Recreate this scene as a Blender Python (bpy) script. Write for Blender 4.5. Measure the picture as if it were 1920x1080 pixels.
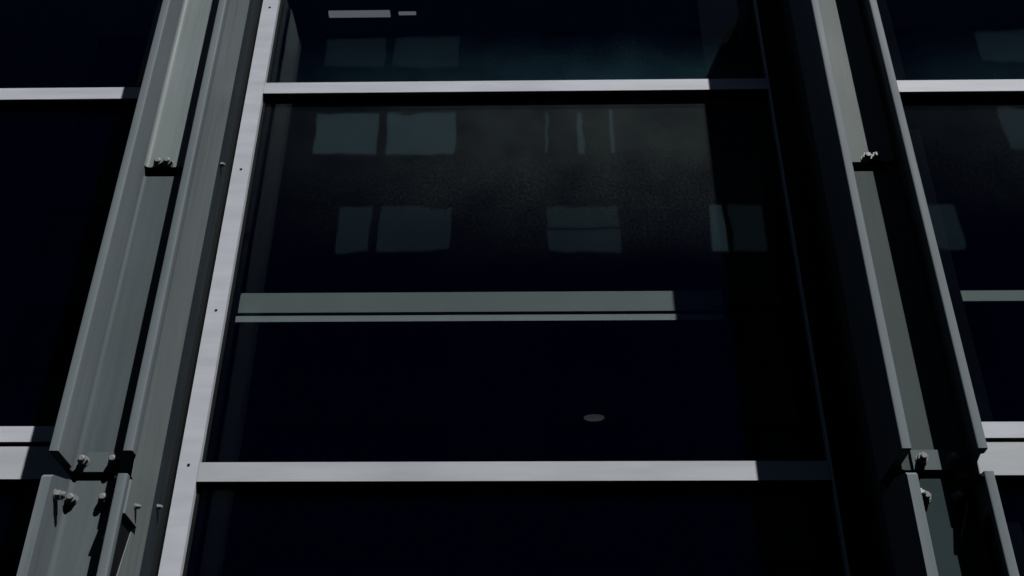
import bpy, bmesh, math, random
from mathutils import Vector, Matrix
R = math.radians
random.seed(7)
for o in list(bpy.data.objects): bpy.data.objects.remove(o, do_unlink=True)
scene = bpy.context.scene
col = scene.collection

# ------------------------------------------------------------------ camera
CAMX, CAMZ = 0.0656, 1.6
PITCH, YAW, ROLL = R(33.247), R(1.2509), R(0.3687)
fwd = Vector((-math.sin(YAW)*math.cos(PITCH), math.cos(YAW)*math.cos(PITCH), math.sin(PITCH)))
rgt = Vector((math.cos(YAW), math.sin(YAW), 0)); upv = rgt.cross(fwd)
r2 = rgt*math.cos(ROLL) + upv*math.sin(ROLL); u2 = -rgt*math.sin(ROLL) + upv*math.cos(ROLL)
cam = bpy.data.cameras.new('camera'); cam.sensor_width = 36; cam.lens = 39.375
cam.clip_start = 0.05; cam.clip_end = 3000
camo = bpy.data.objects.new('camera', cam); col.objects.link(camo)
camo.matrix_world = Matrix(((r2.x, u2.x, -fwd.x, CAMX), (r2.y, u2.y, -fwd.y, 0), (r2.z, u2.z, -fwd.z, CAMZ), (0, 0, 0, 1)))
scene.camera = camo

# ------------------------------------------------------------------ sky, sun, exposure
SUN_AZ, SUN_EL = R(31.8), R(52)           # azimuth to the right of the facade's normal
world = bpy.data.worlds.new('World'); scene.world = world; world.use_nodes = True
nt = world.node_tree; nt.nodes.clear()
sky = nt.nodes.new('ShaderNodeTexSky'); sky.sky_type = 'NISHITA'; sky.sun_disc = False
sky.sun_elevation = SUN_EL; sky.sun_rotation = math.pi - SUN_AZ
sky.air_density = 0.8; sky.dust_density = 0.2; sky.ozone_density = 1.5
bg = nt.nodes.new('ShaderNodeBackground'); bg.inputs['Strength'].default_value = 0.10
wo = nt.nodes.new('ShaderNodeOutputWorld')
nt.links.new(sky.outputs[0], bg.inputs[0]); nt.links.new(bg.outputs[0], wo.inputs[0])
sun = bpy.data.lights.new('sun', 'SUN'); sun.energy = 5.0; sun.angle = R(0.5); sun.color = (1, 0.985, 0.965)
suno = bpy.data.objects.new('sun', sun); col.objects.link(suno)
to_sun = Vector((math.sin(SUN_AZ)*math.cos(SUN_EL), -math.cos(SUN_AZ)*math.cos(SUN_EL), math.sin(SUN_EL)))
suno.rotation_euler = to_sun.to_track_quat('Z', 'Y').to_euler(); suno.location = to_sun*60
scene.view_settings.view_transform = 'Standard'; scene.view_settings.look = 'None'
scene.view_settings.gamma = 1; scene.view_settings.use_curve_mapping = False
scene.view_settings.exposure = -0.55

# ------------------------------------------------------------------ materials
def new_mat(name):
    m = bpy.data.materials.new(name); m.use_nodes = True
    n = m.node_tree.nodes; b = n.get('Principled BSDF')
    return m, m.node_tree, b
def N(t, kind, **kw):
    n = t.nodes.new(kind)
    for k, v in kw.items(): setattr(n, k, v)
    return n
def mathn(t, op, a, b=None, clamp=False):
    n = N(t, 'ShaderNodeMath', operation=op, use_clamp=clamp)
    for i, v in enumerate((a, b)):
        if v is None: continue
        if isinstance(v, (int, float)): n.inputs[i].default_value = v
        else: t.links.new(v, n.inputs[i])
    return n.outputs[0]
def ramp(t, src, pts):
    n = N(t, 'ShaderNodeValToRGB'); el = n.color_ramp.elements
    while len(el) < len(pts): el.new(0.5)
    for e, (p, c) in zip(el, pts):
        e.position = p; e.color = (*c, 1) if len(c) == 3 else c
    t.links.new(src, n.inputs[0]); return n.outputs[0]
def noise(t, scale, detail=4, stretch=(1, 1, 1), rough=0.55, coord='Object'):
    tc = N(t, 'ShaderNodeTexCoord'); mp = N(t, 'ShaderNodeMapping')
    mp.inputs['Scale'].default_value = stretch
    t.links.new(tc.outputs[coord], mp.inputs[0])
    n = N(t, 'ShaderNodeTexNoise'); n.inputs['Scale'].default_value = scale
    n.inputs['Detail'].default_value = detail; n.inputs['Roughness'].default_value = rough
    t.links.new(mp.outputs[0], n.inputs[0]); return n.outputs['Fac']
def plain(name, c, rough=0.6, metal=0.0, var=0.12, scale=6, stretch=(1, 1, 1), bump=0.0, spec=0.5):
    m, t, b = new_mat(name)
    f = noise(t, scale, 5, stretch)
    lo = tuple(x*(1-var) for x in c); hi = tuple(min(1, x*(1+var)) for x in c)
    t.links.new(ramp(t, f, [(0.3, lo), (0.7, hi)]), b.inputs['Base Color'])
    b.inputs['Roughness'].default_value = rough; b.inputs['Metallic'].default_value = metal
    b.inputs['Specular IOR Level'].default_value = spec
    if bump:
        bn = N(t, 'ShaderNodeBump'); bn.inputs['Strength'].default_value = bump; bn.inputs['Distance'].default_value = 0.004
        t.links.new(noise(t, scale*6, 4, stretch), bn.inputs['Height']); t.links.new(bn.outputs[0], b.inputs['Normal'])
    return m
def steel(name, c, rough=0.42, spec=0.22):
    """weathered galvanised steel: zinc bloom, long run-off streaks, fine grain"""
    m, t, b = new_mat(name)
    big = noise(t, 1.6, 3); streak = noise(t, 9, 5, (3.2, 3.2, 0.16)); fine = noise(t, 70, 3)
    s = mathn(t, 'ADD', mathn(t, 'MULTIPLY', big, 0.45), mathn(t, 'MULTIPLY', streak, 0.45))
    s = mathn(t, 'ADD', s, mathn(t, 'MULTIPLY', fine, 0.10))
    d = lambda k, g=1.0: (c[0]*k, c[1]*k*g, c[2]*k)
    t.links.new(ramp(t, s, [(0.33, d(0.80)), (0.46, d(0.97, 1.01)), (0.54, d(1.03)), (0.68, d(1.20, 0.99))]), b.inputs['Base Color'])
    t.links.new(ramp(t, streak, [(0.3, (rough-0.08,)*3), (0.7, (rough+0.14,)*3)]), b.inputs['Roughness'])
    b.inputs['Metallic'].default_value = 0.0; b.inputs['Specular IOR Level'].default_value = spec
    bn = N(t, 'ShaderNodeBump'); bn.inputs['Strength'].default_value = 0.25; bn.inputs['Distance'].default_value = 0.003
    t.links.new(mathn(t, 'ADD', streak, mathn(t, 'MULTIPLY', fine, 0.3)), bn.inputs['Height']); t.links.new(bn.outputs[0], b.inputs['Normal'])
    return m
M = {}
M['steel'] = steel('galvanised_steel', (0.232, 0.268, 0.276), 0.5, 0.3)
M['steel_web_dim'] = steel('web_dimmed_galvanised_steel', (0.098, 0.124, 0.136), 0.55)  # web copies darkened in colour, standing in for weaker reflection lower down
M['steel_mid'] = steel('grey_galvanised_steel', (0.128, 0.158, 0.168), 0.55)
M['steel_pale'] = steel('web_top_galvanised_steel', (0.212, 0.242, 0.236), 0.65, 0.08)
M['steel_grey'] = steel('web_darkened_galvanised_steel', (0.080, 0.102, 0.102), 0.65, 0.08)  # right column's webs, reflection falling off downward put into the colour
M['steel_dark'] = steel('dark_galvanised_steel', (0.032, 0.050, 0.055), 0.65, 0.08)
M['steel_edge'] = steel('flange_steel', (0.184, 0.218, 0.240), 0.6)
M['zinc'] = plain('zinc_bolt', (0.26, 0.275, 0.28), 0.55, 0.1, 0.15, 60)
M['alu'] = plain('brushed_aluminium', (0.60, 0.63, 0.70), 0.55, 0.0, 0.10, 5, (0.5, 3, 3), 0.05, spec=0.32)
M['alu_cream'] = plain('pale_aluminium', (0.53, 0.56, 0.60), 0.6, 0.0, 0.10, 5, (0.5, 3, 3), 0.05, spec=0.3)
M['post'] = plain('dark_painted_post', (0.022, 0.033, 0.042), 0.7, 0.0, 0.3, 5, (3, 3, 0.3), 0.1, 0.2)
M['rubber'] = plain('rubber_and_shade_black', (0.006, 0.007, 0.008), 0.8, 0, 0.2, 20, spec=0.2)
M['screw'] = plain('dark_screw', (0.012, 0.012, 0.014), 0.7, 0.0, 0.1, 50, spec=0.2)
M['ledge'] = plain('pale_ledge_paint', (0.50, 0.53, 0.50), 0.55, 0, 0.05, 4)
M['room'] = plain('dark_room_paint', (0.010, 0.010, 0.011), 0.95, 0, 0.1, 2, spec=0.05)
M['carpet'] = plain('dark_carpet', (0.012, 0.012, 0.014), 0.95, 0, 0.2, 9, spec=0.05)
M['wall'] = plain('street_wall_render', (0.13, 0.135, 0.12), 0.9, 0, 0.25, 1.2)
M['wframe'] = plain('dark_window_frame', (0.03, 0.03, 0.03), 0.6, 0, 0.1, 8)
M['wframe_pale'] = plain('pale_window_frame', (0.62, 0.62, 0.60), 0.6, 0, 0.05, 8)
M['asphalt'] = plain('asphalt', (0.05, 0.05, 0.05), 0.9, 0, 0.25, 3, bump=0.3)
M['paving'] = plain('paving', (0.13, 0.13, 0.125), 0.85, 0, 0.15, 3, bump=0.2)
M['cladding'] = plain('dark_cladding', (0.05, 0.055, 0.06), 0.6, 0, 0.1, 2)
M['white'] = plain('white_fitting', (0.78, 0.78, 0.77), 0.5, 0, 0.04, 10)
def emit(name, c, s):
    m, t, b = new_mat(name); b.inputs['Base Color'].default_value = (*c, 1)
    b.inputs['Emission Color'].default_value = (*c, 1); b.inputs['Emission Strength'].default_value = s
    return m
M['tube'] = emit('fluorescent_tube', (0.92, 0.86, 1.0), 0.30)
M['spot'] = emit('glowing_fitting', (1.0, 0.98, 0.92), 0.055)  # faint glow standing in for bounce light on the fitting

def street_glass(name, c, k, lit=0.0):
    m, t, b = new_mat(name); t.nodes.remove(b)
    out = t.nodes.get('Material Output')
    g = N(t, 'ShaderNodeBsdfGlossy'); g.inputs['Roughness'].default_value = 0.02; g.inputs['Color'].default_value = (*c, 1)
    d = N(t, 'ShaderNodeBsdfDiffuse'); d.inputs['Color'].default_value = (0.012, 0.014, 0.015, 1)
    bn = N(t, 'ShaderNodeBump'); bn.inputs['Strength'].default_value = 0.15; bn.inputs['Distance'].default_value = 0.05
    t.links.new(noise(t, 1.3, 2), bn.inputs['Height']); t.links.new(bn.outputs[0], g.inputs['Normal'])
    mx = N(t, 'ShaderNodeMixShader'); mx.inputs[0].default_value = k
    t.links.new(d.outputs[0], mx.inputs[1]); t.links.new(g.outputs[0], mx.inputs[2]); last = mx.outputs[0]
    if lit:                      # added glow, standing in for sky the panes reflect
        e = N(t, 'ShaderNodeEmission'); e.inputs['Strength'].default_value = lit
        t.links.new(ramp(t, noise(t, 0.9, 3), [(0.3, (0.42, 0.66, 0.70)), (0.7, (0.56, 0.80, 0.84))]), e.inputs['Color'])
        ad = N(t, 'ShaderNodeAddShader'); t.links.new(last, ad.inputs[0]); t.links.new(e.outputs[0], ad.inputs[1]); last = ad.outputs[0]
    t.links.new(last, out.inputs[0])
    return m
M['sky_pane'] = street_glass('glowing_window_glass', (0.80, 0.95, 0.93), 0.5, 0.95)
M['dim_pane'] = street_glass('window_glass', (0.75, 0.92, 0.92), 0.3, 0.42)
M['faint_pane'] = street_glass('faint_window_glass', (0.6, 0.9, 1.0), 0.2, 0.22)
M['dark_pane'] = street_glass('dark_window_glass', (0.8, 0.9, 0.9), 0.08)

def facade_glass(name, dust=0.0, z0=0.0, z1=1.0, base=0.0, dc=(0.36, 0.44, 0.42)):
    """tinted glass: mirror reflection over a green tinted see-through pane, with a film of dust or painted sheen that
    lies thickest at local height z1 and is gone at z0"""
    m, t, b = new_mat(name); t.nodes.remove(b)
    out = t.nodes.get('Material Output')
    tr = N(t, 'ShaderNodeBsdfTransparent'); tr.inputs['Color'].default_value = (0.70, 0.74, 0.745, 1)
    g = N(t, 'ShaderNodeBsdfGlossy'); g.inputs['Roughness'].default_value = 0.022; g.inputs['Color'].default_value = (0.80, 0.95, 1.0, 1)
    bw = N(t, 'ShaderNodeBump'); bw.inputs['Strength'].default_value = 0.06; bw.inputs['Distance'].default_value = 0.01
    t.links.new(noise(t, 2.6, 2), bw.inputs['Height']); t.links.new(bw.outputs[0], g.inputs['Normal'])
    lw = N(t, 'ShaderNodeLayerWeight'); lw.inputs['Blend'].default_value = 0.5
    fac = mathn(t, 'POWER', lw.outputs['Facing'], 2.5)
    fac = mathn(t, 'ADD', mathn(t, 'MULTIPLY', fac, 0.30), 0.016)
    mx = N(t, 'ShaderNodeMixShader'); t.links.new(fac, mx.inputs[0])
    t.links.new(tr.outputs[0], mx.inputs[1]); t.links.new(g.outputs[0], mx.inputs[2])
    last = mx.outputs[0]
    fb = N(t, 'ShaderNodeBsdfDiffuse'); fb.inputs['Color'].default_value = (0.02, 0.09, 0.95, 1)  # thin blue veil painted in to tint the black glass
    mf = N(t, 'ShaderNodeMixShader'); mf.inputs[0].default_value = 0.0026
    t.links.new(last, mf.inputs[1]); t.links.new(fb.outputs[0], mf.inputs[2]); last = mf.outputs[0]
    if dust > 0:
        df = N(t, 'ShaderNodeBsdfDiffuse'); df.inputs['Color'].default_value = (*dc, 1)
        tc = N(t, 'ShaderNodeTexCoord'); sp = N(t, 'ShaderNodeSeparateXYZ'); t.links.new(tc.outputs['Object'], sp.inputs[0])
        mr = N(t, 'ShaderNodeMapRange', interpolation_type='SMOOTHSTEP')
        mr.inputs['From Min'].default_value = z0; mr.inputs['From Max'].default_value = z1
        wob = noise(t, 2.2, 4); 
        t.links.new(mathn(t, 'ADD', sp.outputs['Z'], mathn(t, 'MULTIPLY', mathn(t, 'SUBTRACT', wob, 0.5), 0.30)), mr.inputs['Value'])
        mx_ = N(t, 'ShaderNodeMapRange', interpolation_type='SMOOTHSTEP')
        mx_.inputs['From Min'].default_value = -1.6; mx_.inputs['From Max'].default_value = 0.5
        mx_.inputs['To Min'].default_value = 0.12
        t.links.new(sp.outputs['X'], mx_.inputs['Value'])
        blot = ramp(t, noise(t, 3.0, 6), [(0.32, (0.45,)*3), (0.62, (1,)*3)])
        speck = ramp(t, noise(t, 70, 6, (1, 1, 1), 0.8), [(0.40, (0.25,)*3), (0.55, (1.0,)*3), (0.70, (2.4,)*3)])
        low = N(t, 'ShaderNodeMapRange'); low.inputs['From Min'].default_value = z1; low.inputs['From Max'].default_value = z1-0.35*(1 if z1 > z0 else -1)
        t.links.new(sp.outputs['Z'], low.inputs['Value'])      # speckle painted as a mottled reflection, fading to a smooth film by the bar
        speck = mathn(t, 'ADD', mathn(t, 'MULTIPLY', mathn(t, 'SUBTRACT', speck, 0.9), low.outputs[0]), 0.9)
        fct = mathn(t, 'MULTIPLY', mathn(t, 'MULTIPLY', mr.outputs[0], mx_.outputs[0]), mathn(t, 'MULTIPLY', blot, speck))
        fct = mathn(t, 'MULTIPLY', fct, dust)
        if base: fct = mathn(t, 'ADD', fct, base)
        m2 = N(t, 'ShaderNodeMixShader'); t.links.new(fct, m2.inputs[0])
        t.links.new(last, m2.inputs[1]); t.links.new(df.outputs[0], m2.inputs[2]); last = m2.outputs[0]
    t.links.new(last, out.inputs[0]); return m
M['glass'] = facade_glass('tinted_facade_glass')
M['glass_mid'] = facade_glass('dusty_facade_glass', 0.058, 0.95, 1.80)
M['glass_top'] = facade_glass('facade_glass_teal_sheen', 0.065, 0.44, 0.0, 0.0, (0.14, 0.36, 0.46))  # teal film painted in as a soft reflection above the bar

# ------------------------------------------------------------------ mesh helpers
def tag(o, label, cat, group=None):
    o['label'] = label; o['category'] = cat
    if group: o['group'] = group
    return o
def link(name, me, m, parent=None, loc=None, structure=False):
    o = bpy.data.objects.new(name, me); col.objects.link(o)
    if m is not None: me.materials.append(m)
    if parent is not None: o.parent = parent
    if loc is not None: o.location = loc
    if structure: o['kind'] = 'structure'
    return o
def empty(name, loc):
    o = bpy.data.objects.new(name, None); col.objects.link(o); o.location = loc; o.empty_display_size = 0.2
    return o
def finish(bm, name, bevel=0.0, seg=2, smooth=True, angle=35):
    if bevel > 0:
        es = [e for e in bm.edges if len(e.link_faces) == 2 and e.calc_face_angle(0) > R(40)]
        bmesh.ops.bevel(bm, geom=es, offset=bevel, segments=seg, affect='EDGES', profile=0.5, clamp_overlap=True)
    bmesh.ops.recalc_face_normals(bm, faces=bm.faces)
    me = bpy.data.meshes.new(name); bm.to_mesh(me); bm.free()
    if smooth:
        for p in me.polygons: p.use_smooth = True
        me.set_sharp_from_angle(angle=R(angle))
    return me
def box_bm(x0, x1, y0, y1, z0, z1, bm=None):
    bm = bm or bmesh.new()
    v = [bm.verts.new((x, y, z)) for z in (z0, z1) for y in (y0, y1) for x in (x0, x1)]
    for f in ((0, 2, 3, 1), (4, 5, 7, 6), (0, 1, 5, 4), (2, 6, 7, 3), (0, 4, 6, 2), (1, 3, 7, 5)): bm.faces.new([v[i] for i in f])
    return bm
def box(name, dims, m, parent=None, bevel=0.0, structure=False, loc=None):
    return link(name, finish(box_bm(*dims), name, bevel), m, parent, loc, structure)
def prism_bm(pts, z0, z1, axis='Z', bm=None):
    """pts: closed outline; axis Z: (x, y) swept in z; axis X: (y, z) swept in x"""
    bm = bm or bmesh.new()
    mk = (lambda a, b, c: (a, b, c)) if axis == 'Z' else (lambda a, b, c: (c, a, b))
    lo = [bm.verts.new(mk(a, b, z0)) for a, b in pts]; hi = [bm.verts.new(mk(a, b, z1)) for a, b in pts]
    n = len(pts)
    bm.faces.new(lo); bm.faces.new(hi)
    for i in range(n): bm.faces.new((lo[i], lo[(i+1) % n], hi[(i+1) % n], hi[i]))
    return bm
def cyl_bm(bm, r, y0, y1, n=12, phase=0.0, r2=None):
    r2 = r if r2 is None else r2
    a = [bm.verts.new((r*math.cos(2*math.pi*i/n+phase), y0, r*math.sin(2*math.pi*i/n+phase))) for i in range(n)]
    b = [bm.verts.new((r2*math.cos(2*math.pi*i/n+phase), y1, r2*math.sin(2*math.pi*i/n+phase))) for i in range(n)]
    bm.faces.new(a); bm.faces.new(b)
    for i in range(n): bm.faces.new((a[i], a[(i+1) % n], b[(i+1) % n], b[i]))

# shared bolt meshes: base on y = 0, pointing to -y
def bolt_mesh(L, r):
    bm = bmesh.new()
    cyl_bm(bm, r*1.15, 0.0, -0.004, 14)                 # washer
    cyl_bm(bm, r*1.02, -0.004, -0.004-r*1.0, 6, 0.3)    # hexagon nut
    cyl_bm(bm, r*0.66, -0.004-r*1.0, -L+0.003, 12)      # stud
    cyl_bm(bm, r*0.66, -L+0.003, -L, 12, 0, r*0.48)     # chamfered end
    me = finish(bm, 'bolt', 0, smooth=True, angle=30); me.materials.append(M['zinc']); return me
BOLT = bolt_mesh(0.036, 0.019)
BOLT_BIG = bolt_mesh(0.036, 0.021)
BOLT_SMALL = bolt_mesh(0.020, 0.010)
def screw_mesh():
    bm = bmesh.new(); cyl_bm(bm, 0.0070, 0.0, -0.0016, 14, 0, 0.0058)
    me = finish(bm, 'screw', 0); me.materials.append(M['screw']); return me
SCREW = screw_mesh()
def place(name, me, parent, loc, rot=(0, 0, 0)):
    o = bpy.data.objects.new(name, me); col.objects.link(o); o.parent = parent; o.location = loc; o.rotation_euler = rot; return o

# ------------------------------------------------------------------ positions (metres)
TIP = 3.597                      # y of the columns' front edges
BARY = TIP + 0.62                # y of the front of frames and bars
GLASSY = TIP + 0.66              # y of the outer face of the glass
TOP = 6.62                       # height of the eaves
Z = lambda h: h + CAMZ

# ------------------------------------------------------------------ the ground
g = bmesh.new(); s = 900
g.faces.new([g.verts.new(p) for p in ((-s, -s, -0.12), (s, -s, -0.12), (s, s, -0.12), (-s, s, -0.12))])
link('ground', finish(g, 'ground', smooth=False), M['asphalt'], structure=True)
box('pavement', (-50, 50, -1.6, 18, -0.119, 0.0), M['paving'], bevel=0.01, structure=True)
box('pavement', (-50, 50, -13.9, -10.6, -0.119, 0.0), M['paving'], bevel=0.01, structure=True)

# ------------------------------------------------------------------ the room behind the glass
RX = 4.7
box('interior_floor', (-RX, RX, GLASSY+0.03, 16, 0.0, 0.05), M['carpet'], structure=True)
box('interior_ceiling', (-RX, RX, GLASSY+0.03, 16, Z(4.9), Z(5.02)), M['room'], structure=True)
box('interior_back_wall', (-RX, RX, 16, 16.2, 0.0, Z(5.02)), M['room'], structure=True)
box('interior_side_wall', (-RX-0.2, -RX, GLASSY-0.03, 16, 0.0, Z(5.02)), M['cladding'], structure=True)
box('interior_side_wall', (RX, RX+0.2, GLASSY-0.03, 16, 0.0, Z(5.02)), M['cladding'], structure=True)
box('roof', (-RX-0.3, RX+0.3, GLASSY-0.10, 16.4, TOP+0.002, TOP+0.42), M['cladding'], bevel=0.01, structure=True)
# piers inside, beside the right hand column
box('interior_pier', (0.985, 2.02, GLASSY+0.065, GLASSY+0.42, 0.05, Z(4.9)), M['room'], structure=True)
box('interior_pier', (-2.02, -1.46, GLASSY+0.065, GLASSY+0.42, 0.05, Z(4.9)), M['room'], structure=True)

# ------------------------------------------------------------------ window walls, one per bay
def bay(name_label, xa, xb, x_stile_l, x_stile_r, wide, bars, panes, screws, group, slim=False):
    cx = (xa+xb)/2
    t = tag(empty('window_wall', (cx, GLASSY, 0)), name_label, 'window wall', group)
    L = lambda x: x-cx
    yb0, yb1 = BARY-GLASSY, 0.035
    def rect(nm, x0, x1, z0, z1, m, y0=yb0, y1=yb1, bev=0.0025):
        return box(nm, (L(x0), L(x1), y0, y1, z0, z1), m, t, bev)
    sl = rect('stile', x_stile_l, x_stile_l+wide, 0.06, TOP, M['alu'])
    sr = rect('stile', x_stile_r-wide, x_stile_r-(wide-0.010 if slim else 0), 0.06, TOP, M['alu'])
    if slim: rect('stile_shade_strip', x_stile_r-wide+0.0105, x_stile_r+0.05, 0.06, TOP, M['rubber'])  # black strip put over the stile where it lies in shade
    for z in screws:
        place('screw', SCREW, sl, (L(x_stile_l)+wide*0.5, yb0, z))
        if not slim: place('screw', SCREW, sr, (L(x_stile_r)-wide*0.5, yb0, z+0.004))
    for k, (z0, z1, m, y0) in enumerate(bars):
        rect('transom', x_stile_l+wide+0.0015, x_stile_r-wide-0.0015, z0, z1, M[m], y0)
    for z0, z1, m in panes:
        o = box('pane', (L(x_stile_l)+wide-0.012, L(x_stile_r)-wide+0.012, 0.0, 0.012, 0, z1-z0), M[m], t, loc=(0, 0, z0))
        # black glazing gasket round each pane
        bm = bmesh.new(); a0, a1 = L(x_stile_l)+wide+0.001, L(x_stile_r)-wide-0.001; w = 0.012
        e0, e1 = z0+0.021, z1-0.021
        box_bm(a0, a0+w, -0.012, -0.0005, e0, e1, bm); box_bm(a1-w, a1, -0.012, -0.0005, e0, e1, bm)
        box_bm(a0+w, a1-w, -0.012, -0.0005, e0, e0+w, bm); box_bm(a0+w, a1-w, -0.012, -0.0005, e1-w, e1, bm)
        link('gasket', finish(bm, 'gasket', 0), M['rubber'], t)
    return t
yb = BARY-GLASSY
zb0, zb1, zt0, zt1 = Z(1.832), Z(1.917), Z(3.963), Z(4.036)
cbars = [(zb0, zb1, 'alu_cream', yb), (zt0, zt1, 'alu', yb), (0.07, 0.15, 'alu', yb), (TOP-0.10, TOP-0.002, 'alu', yb)]
cpanes = [(0.15-0.02, zb0+0.02, 'glass'), (zb1-0.02, zt0+0.02, 'glass_mid'), (zt1-0.02, TOP-0.08, 'glass_top')]
bay('wide window wall between the two steel columns with reflected windows', -1.5, 1.5, -1.392, 1.352, 0.085, cbars, cpanes,
    [Z(1.905), Z(2.655), Z(3.465), Z(4.592), Z(1.1), Z(0.3)], 'window walls of the facade', True)
sb = [(Z(1.845), Z(1.914), 'alu_cream', yb), (Z(1.9155), Z(1.992), 'alu_cream', yb+0.003), (Z(1.992), Z(2.012), 'rubber', yb+0.03), (Z(2.012), Z(2.084), 'alu', yb),
      (Z(3.936), Z(4.014), 'alu', yb), (0.07, 0.15, 'alu', yb), (TOP-0.10, TOP-0.002, 'alu', yb)]
spanes = [(0.15-0.02, Z(1.845)+0.02, 'glass'), (Z(2.084)-0.02, Z(3.936)+0.02, 'glass_mid'), (Z(4.014)-0.02, TOP-0.08, 'glass_top')]
spanes_l = [(a, b, 'glass') for a, b, c in spanes]
bay('dark window wall at the left edge, left of the left steel column', -4.6, -1.6, -4.6, -1.612, 0.085, sb, spanes_l, [Z(1.8), Z(2.7), Z(3.5), Z(4.4)], 'window walls of the facade')
rb = [(Z(1.852), Z(1.997), 'alu_cream', yb), (Z(1.997), Z(2.017), 'rubber', yb+0.03), (Z(2.017), Z(2.090), 'alu', yb),
      (Z(3.936), Z(4.014), 'alu', yb), (0.07, 0.15, 'alu', yb), (TOP-0.10, TOP-0.002, 'alu', yb)]
bay('window wall at the right edge, right of the right steel column', 1.6, 4.6, 1.612, 4.6, 0.085, rb, spanes, [Z(1.8), Z(2.7), Z(3.5), Z(4.4)], 'window walls of the facade')

# ledges seen through the glass
LEDGEY = TIP + 0.98
def ledge(label, x0, x1):
    t = tag(empty('window_ledge', ((x0+x1)/2, LEDGEY, Z(2.81))), label, 'ledge', 'ledges behind the glass')
    h = (x1-x0)/2
    box('face_board', (-h, h, 0.0, 0.10, 0.056, 0.169), M['ledge'], t, 0.004)
    box('groove', (-h+0.002, h-0.002, 0.016, 0.09, 0.034, 0.0545), M['ledge'], t)
    box('bottom_lip', (-h-0.004, h, -0.006, 0.09, 0.0, 0.0335), M['white'], t, 0.004)
ledge('pale ledge seen through the glass across the middle window wall', -1.362, 1.06)
t = tag(empty('window_ledge', (3.3, LEDGEY, Z(2.912))), 'pale ledge seen through the glass at the right edge', 'ledge', 'ledges behind the glass')
box('face_board', (-1.2, 1.25, 0.0, 0.10, 0.0, 0.060), M['ledge'], t, 0.004)
box('bottom_lip', (-1.2, 1.25, 0.004, 0.09, -0.006, -0.001), M['ledge'], t)

# fittings on the ceiling of the room
t = tag(empty('fluorescent_lamp', (-0.85, 4.543, Z(4.9))), 'lit fluorescent lamp in two lengths on the ceiling behind the top pane', 'lamp')
for x0, x1, w in ((-0.255, 0.100, 0.025), (0.150, 0.250, 0.013)):
    box('lamp_body', (x0-0.02, x1+0.012, -w-0.008, w+0.008, -0.012, -0.001), M['room'], t)
    bm = bmesh.new(); n = 10
    ring = [(w*math.cos(math.pi*i/n), -0.012-w*0.7*math.sin(math.pi*i/n)) for i in range(n+1)]
    prism_bm(ring, x0, x1, 'X', bm)
    link('tube', finish(bm, 'tube', 0), M['tube'], t)
t = tag(empty('ceiling_downlight', (0.655, 9.757, Z(4.9))), 'small oval downlight on the dark ceiling behind the middle window wall', 'downlight')
bm = bmesh.new(); n = 28
rings = [(0.100, -0.001), (0.100, -0.012), (0.090, -0.020), (0.074, -0.020), (0.066, -0.008)]
vs = [[bm.verts.new((r*math.cos(2*math.pi*i/n), 0.62*r*math.sin(2*math.pi*i/n), z)) for i in range(n)] for r, z in rings]
for a, b in zip(vs, vs[1:]):
    for i in range(n): bm.faces.new((a[i], a[(i+1) % n], b[(i+1) % n], b[i]))
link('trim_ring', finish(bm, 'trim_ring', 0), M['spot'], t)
bm = bmesh.new(); bm.faces.new([bm.verts.new((0.068*math.cos(2*math.pi*i/n), 0.042*math.sin(2*math.pi*i/n), -0.009)) for i in range(n)])
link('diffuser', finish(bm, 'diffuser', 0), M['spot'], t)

# ------------------------------------------------------------------ steel columns
W2, FT, DEP = 0.15, 0.036, 0.31      # half width, flange thickness, depth
WY = 0.155                           # front face of the web behind the tips
FB, FA = Z(1.682), Z(1.595)          # upper flange ends / lower flange starts
def flange_outline(x0, x1, y0, y1, r=0.006, n=3):
    pts = []
    for cx_, cy_, a0 in ((x1-r, y1-r, 0), (x0+r, y1-r, 90), (x0+r, y0+r, 180), (x1-r, y0+r, 270)):
        for i in range(n+1):
            a = R(a0+90*i/n); pts.append((cx_+r*math.cos(a), cy_+r*math.sin(a)))
    return pts
def web_outline(r=0.024, n=7):
    xi = W2-FT+0.002; th = 0.014; y0, y1 = WY, WY+th
    pts = []
    # front side, left to right with fillets curving forward to the flanges
    for i in range(n+1):
        a = R(180-90*(n-i)/n) if False else R(180+90*i/n)
        pts.append((-xi+r + r*math.cos(a), y0-r - r*math.sin(a)))
    for i in range(n+1):
        a = R(270+90*i/n)
        pts.append((xi-r + r*math.cos(a), y0-r - r*math.sin(a)))
    for i in range(n+1):
        a = R(90*i/n)
        pts.append((xi-r + r*math.cos(a), y1+r - r*math.sin(a)))
    for i in range(n+1):
        a = R(90+90*i/n)
        pts.append((-xi+r + r*math.cos(a), y1+r - r*math.sin(a)))
    return pts
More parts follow.
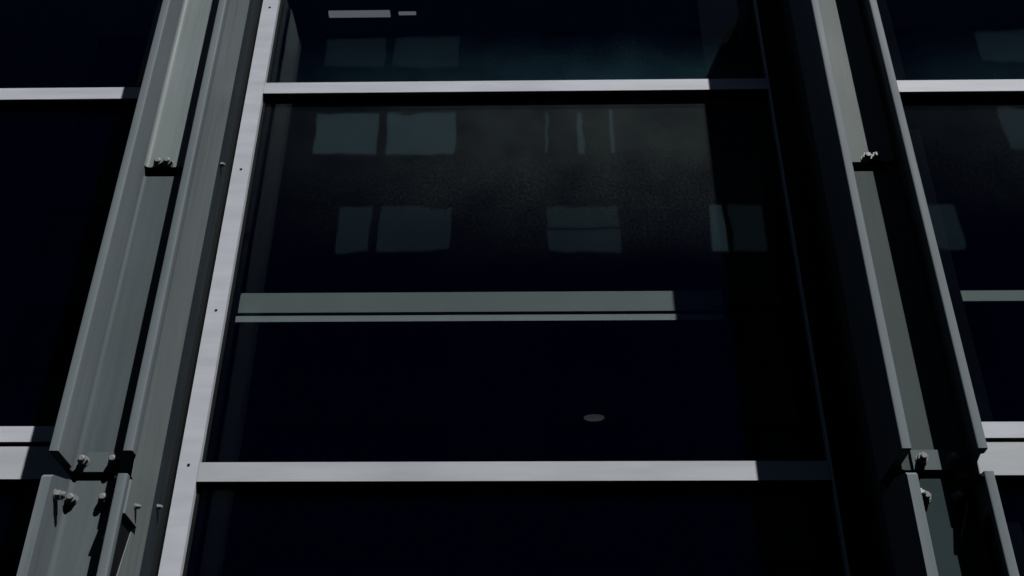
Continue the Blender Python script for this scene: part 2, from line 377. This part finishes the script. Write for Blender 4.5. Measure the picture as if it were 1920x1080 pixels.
def column(cx, label, web_top, web_mid, web_low, bx, bx2, notch):
    t = tag(empty('steel_column', (cx, TIP, 0)), label, 'column', 'steel columns in front of the windows')
    pz = lambda nm, pts, z0, z1, m, ax='Z': link(nm, finish(prism_bm(pts, z0, z1, ax), nm, 0, angle=32), M[m], t)
    xo, xi = W2, W2-FT
    # left flange: whole plate, cut at the splice
    lf = flange_outline(-xo, -xi, 0.0, DEP)
    pz('flange', lf, FB, TOP, 'steel_edge')
    link('flange', finish(prism_bm([(0.012, FA), (0.0, FA-0.012), (0.0, 0.0), (DEP, 0.0), (DEP, Z(1.628)), (0.13, Z(1.628))][::-1], -xo, -xi, 'X'), 'flange', 0.004), M['steel_edge'], t)
    # right flange: front lip cut at the splice, rear plate running through with a tapering cut-out below it
    pz('flange', flange_outline(xi, xo, 0.0, 0.048), FB, TOP, 'steel_edge')
    pz('flange', flange_outline(xi, xo, 0.0, 0.034), 0.0, FA, 'steel_edge')
    box('splice_gusset', (xi+0.004, xo+0.006, 0.0345, 0.172, Z(1.462), FA-0.008), M['steel'], t, 0.002)
    box('shade_plate', (xo-0.011, xo-0.0065, 0.0345, 0.172, 0.3, Z(1.461)), M['rubber'], t)  # black plate standing in for the shaded channel behind the cut-out
    rp = [(DEP, 0.0), (DEP, TOP), (0.0485, TOP), (0.0485, FB+0.012), (notch, FB-0.002), (notch+0.006, Z(1.605)), (0.0735, Z(1.590)), (0.0735, Z(1.54)), (0.160, Z(1.478)), (0.100, Z(1.256)), (0.0345, Z(0.86)), (0.0345, 0.0)]
    link('flange', finish(prism_bm(rp, xo-0.006, xo-0.003, 'X'), 'flange', 0.0), M['steel'], t)
    st = [(xi, 0.004), (xi, 0.15), (0.074, 0.15), (0.076, 0.085), (0.104, 0.004)]
    pz('light_blocker', st, Z(1.578), Z(1.588), 'rubber')  # added black plate, stops sunlight leaking through the splice onto the web
    # webs: above the slot, slot to splice, below the splice
    w = web_outline()
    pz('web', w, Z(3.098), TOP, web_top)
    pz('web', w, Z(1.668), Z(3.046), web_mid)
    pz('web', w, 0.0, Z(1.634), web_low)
    for z0, z1 in ((Z(1.56), Z(1.74)), (Z(3.02), Z(3.20))):
        box('shade_plate', (-xi+0.003, xi-0.003, 0.222, 0.228, z0, z1), M['rubber'], t)  # added black plates, stop light showing through web gap and slot
    # splice plate with its bolts on the upper web
    box('splice_plate', (-0.070, xi-0.012, WY-0.012, WY-0.0005, Z(1.664), Z(1.742)), M[web_low if notch < 0.1 else 'steel_mid'], t, 0.0015)
    for x, z in ((-0.076+bx, 1.704), (0.036+bx, 1.704)):
        place('bolt', BOLT, t, (x, WY-0.012, Z(z)), (0, random.uniform(0, 1), 0))
    for x, z in ((-0.090+bx, 1.560), (0.026+bx, 1.560)):
        place('bolt', BOLT, t, (x, WY, Z(z)), (0, random.uniform(0, 1), 0))
    for x, z in ((-0.055+bx2, 3.112), (-0.015+bx2, 3.114)):
        place('bolt', BOLT_BIG, t, (x, WY, Z(z)), (0, random.uniform(0, 1), 0))
    place('bolt', BOLT, t, (-xi, 0.062, Z(1.540)), (0, 0, R(90)))            # on the left flange, inside
    place('bolt', BOLT_SMALL, t, (xo+0.006, 0.118, Z(1.520)), (0, 0, R(90)))  # through the gusset
    # dark post that ties the column back to the window wall
    p = box('tie_post', (-0.125, 0.132, DEP+0.001, 0.465, 0.0, TOP), M['post'], t, 0.006)
    place('screw', BOLT_SMALL, p, (0.132, 0.385, Z(3.30)), (0, 0, R(90)))
    place('screw', BOLT_SMALL, p, (0.132, 0.405, Z(1.635)), (0, 0, R(90)))
    box('joint_seal', (-0.107, 0.100, 0.466, 0.640, 0.0, TOP), M['rubber'], t)
    return t
column(-1.5, 'left galvanised steel column with bolted splice, its right side sunlit', 'steel', 'steel_web_dim', 'steel_mid', 0.0, 0.0, 0.0485)
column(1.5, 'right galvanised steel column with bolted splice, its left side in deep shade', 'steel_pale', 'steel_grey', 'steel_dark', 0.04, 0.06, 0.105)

# ------------------------------------------------------------------ the building across the street, seen mirrored in the glass
OY = 2*GLASSY - 22.5
B = tag(empty('street_building', (0, OY, 0)), 'building with rows of windows mirrored in the window walls', 'building')
cols_x = [(-12.2, -10.4), (-9.9, -8.1), (-5.76, -3.96), (-3.82, -1.91), (0.40, 2.30), (4.46, 5.91), (9.9, 10.75), (12.45, 14.2)]
HW, HH = 48.0, 27.0  # wall stretched far out of view to shut off sky light
floors = [17.40-3.12*k for k in (3, 2, 1, 0, -1, -2)]
rows = [(z, z+(1.56 if z < 20 else 1.62 if z < 22 else 1.36)) for z in floors]
holes = [(a, b, c, d) for a, b in cols_x for c, d in rows]
xs = sorted({-HW, HW} | {v for a in cols_x for v in a}); zs = sorted({0.0, HH} | {v for a in rows for v in a})
inhole = lambda x, z: any(a < x < b and c < z < d for a, b, c, d in holes)
bm = bmesh.new(); cache = {}
def V(x, y, z):
    k = (round(x, 4), round(y, 4), round(z, 4))
    if k not in cache: cache[k] = bm.verts.new(k)
    return cache[k]
for x0, x1 in zip(xs, xs[1:]):
    for z0, z1 in zip(zs, zs[1:]):
        if not inhole((x0+x1)/2, (z0+z1)/2):
            bm.faces.new((V(x0, 0, z0), V(x0, 0, z1), V(x1, 0, z1), V(x1, 0, z0)))
for a, b, c, d in holes:
    k = -0.16
    for p, q in (((a, c), (b, c)), ((b, c), (b, d)), ((b, d), (a, d)), ((a, d), (a, c))):
        bm.faces.new((V(p[0], 0, p[1]), V(q[0], 0, q[1]), V(q[0], k, q[1]), V(p[0], k, p[1])))
me = bpy.data.meshes.new('wall'); bm.to_mesh(me); bm.free()
link('wall', me, M['wall'], B)
box('wall', (-HW, HW, -8, -0.45, 0, HH), M['wall'], B)
box('wall', (-19.0, -17.0, 0.02, -OY+3.5, 0, HH), M['wall'], B)      # unseen side wings, added to cut light on the shaded steel
box('wall', (17.0, 19.0, 0.02, -OY+3.5, 0, HH), M['wall'], B)
box('roof', (-HW-0.2, HW+0.2, -8.2, 0.25, HH+0.001, HH+0.25), M['wall'], B, 0.02)
for i, (a, b, c, d) in enumerate(holes):
    w = empty('window', (0, 0, 0)); w.parent = B
    pale = a == 0.40 and 20 < c < 22
    fm = M['wframe_pale'] if pale else M['wframe']
    bmf = bmesh.new(); e = 0.05
    box_bm(a, a+e, -0.16, -0.08, c, d, bmf); box_bm(b-e, b, -0.16, -0.08, c, d, bmf)
    box_bm(a+e, b-e, -0.16, -0.08, c, c+e, bmf); box_bm(a+e, b-e, -0.16, -0.08, d-e, d, bmf)
    mid = (a+b)/2
    if pale: box_bm(mid-0.05, mid+0.05, -0.155, -0.119, c+e, d-e, bmf)
    elif a == 0.40: box_bm(a+e, b-e, -0.155, -0.09, (c+d)/2-0.03, (c+d)/2+0.03, bmf)
    elif a == 4.46: box_bm(a+0.42, a+0.56, -0.155, -0.09, c+e, d-e, bmf)
    link('frame', finish(bmf, 'frame', 0, False), fm, w)
    x0, x1 = a+e, b-e
    if a == -5.76 and 17 < c < 18: x0 = -4.83
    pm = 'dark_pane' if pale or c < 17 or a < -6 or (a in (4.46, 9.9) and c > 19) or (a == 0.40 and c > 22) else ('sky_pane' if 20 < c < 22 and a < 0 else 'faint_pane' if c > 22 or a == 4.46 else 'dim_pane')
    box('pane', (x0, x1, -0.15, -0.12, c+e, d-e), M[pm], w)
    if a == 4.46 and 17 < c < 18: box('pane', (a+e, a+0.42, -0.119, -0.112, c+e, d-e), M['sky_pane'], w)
    if pale:                     # glowing strips added to pick out the pale frame uprights
        for xc, wd in ((a+0.09, 0.05), (mid, 0.13), (b-0.12, 0.10)):
            box('frame_glow_strip', (xc-wd/2, xc+wd/2, -0.118, -0.112, c+e, d-e), M['sky_pane'], w)
    if x0 > a+e+0.01: box('blind', (a+e, x0-0.002, -0.15, -0.11, c+e, d-e), M['wframe'], w)
    box('sill', (a-0.05, b+0.05, -0.02, 0.07, c-0.08, c-0.002), M['wall'], w, 0.005)

# ------------------------------------------------------------------ render
scene.render.engine = 'CYCLES'
scene.cycles.max_bounces = 10; scene.cycles.diffuse_bounces = 0; scene.cycles.glossy_bounces = 5; scene.cycles.transparent_max_bounces = 16
scene.cycles.sample_clamp_indirect = 3.0
scene.cycles.use_denoising = True
scene.render.resolution_x = 1024; scene.render.resolution_y = 576
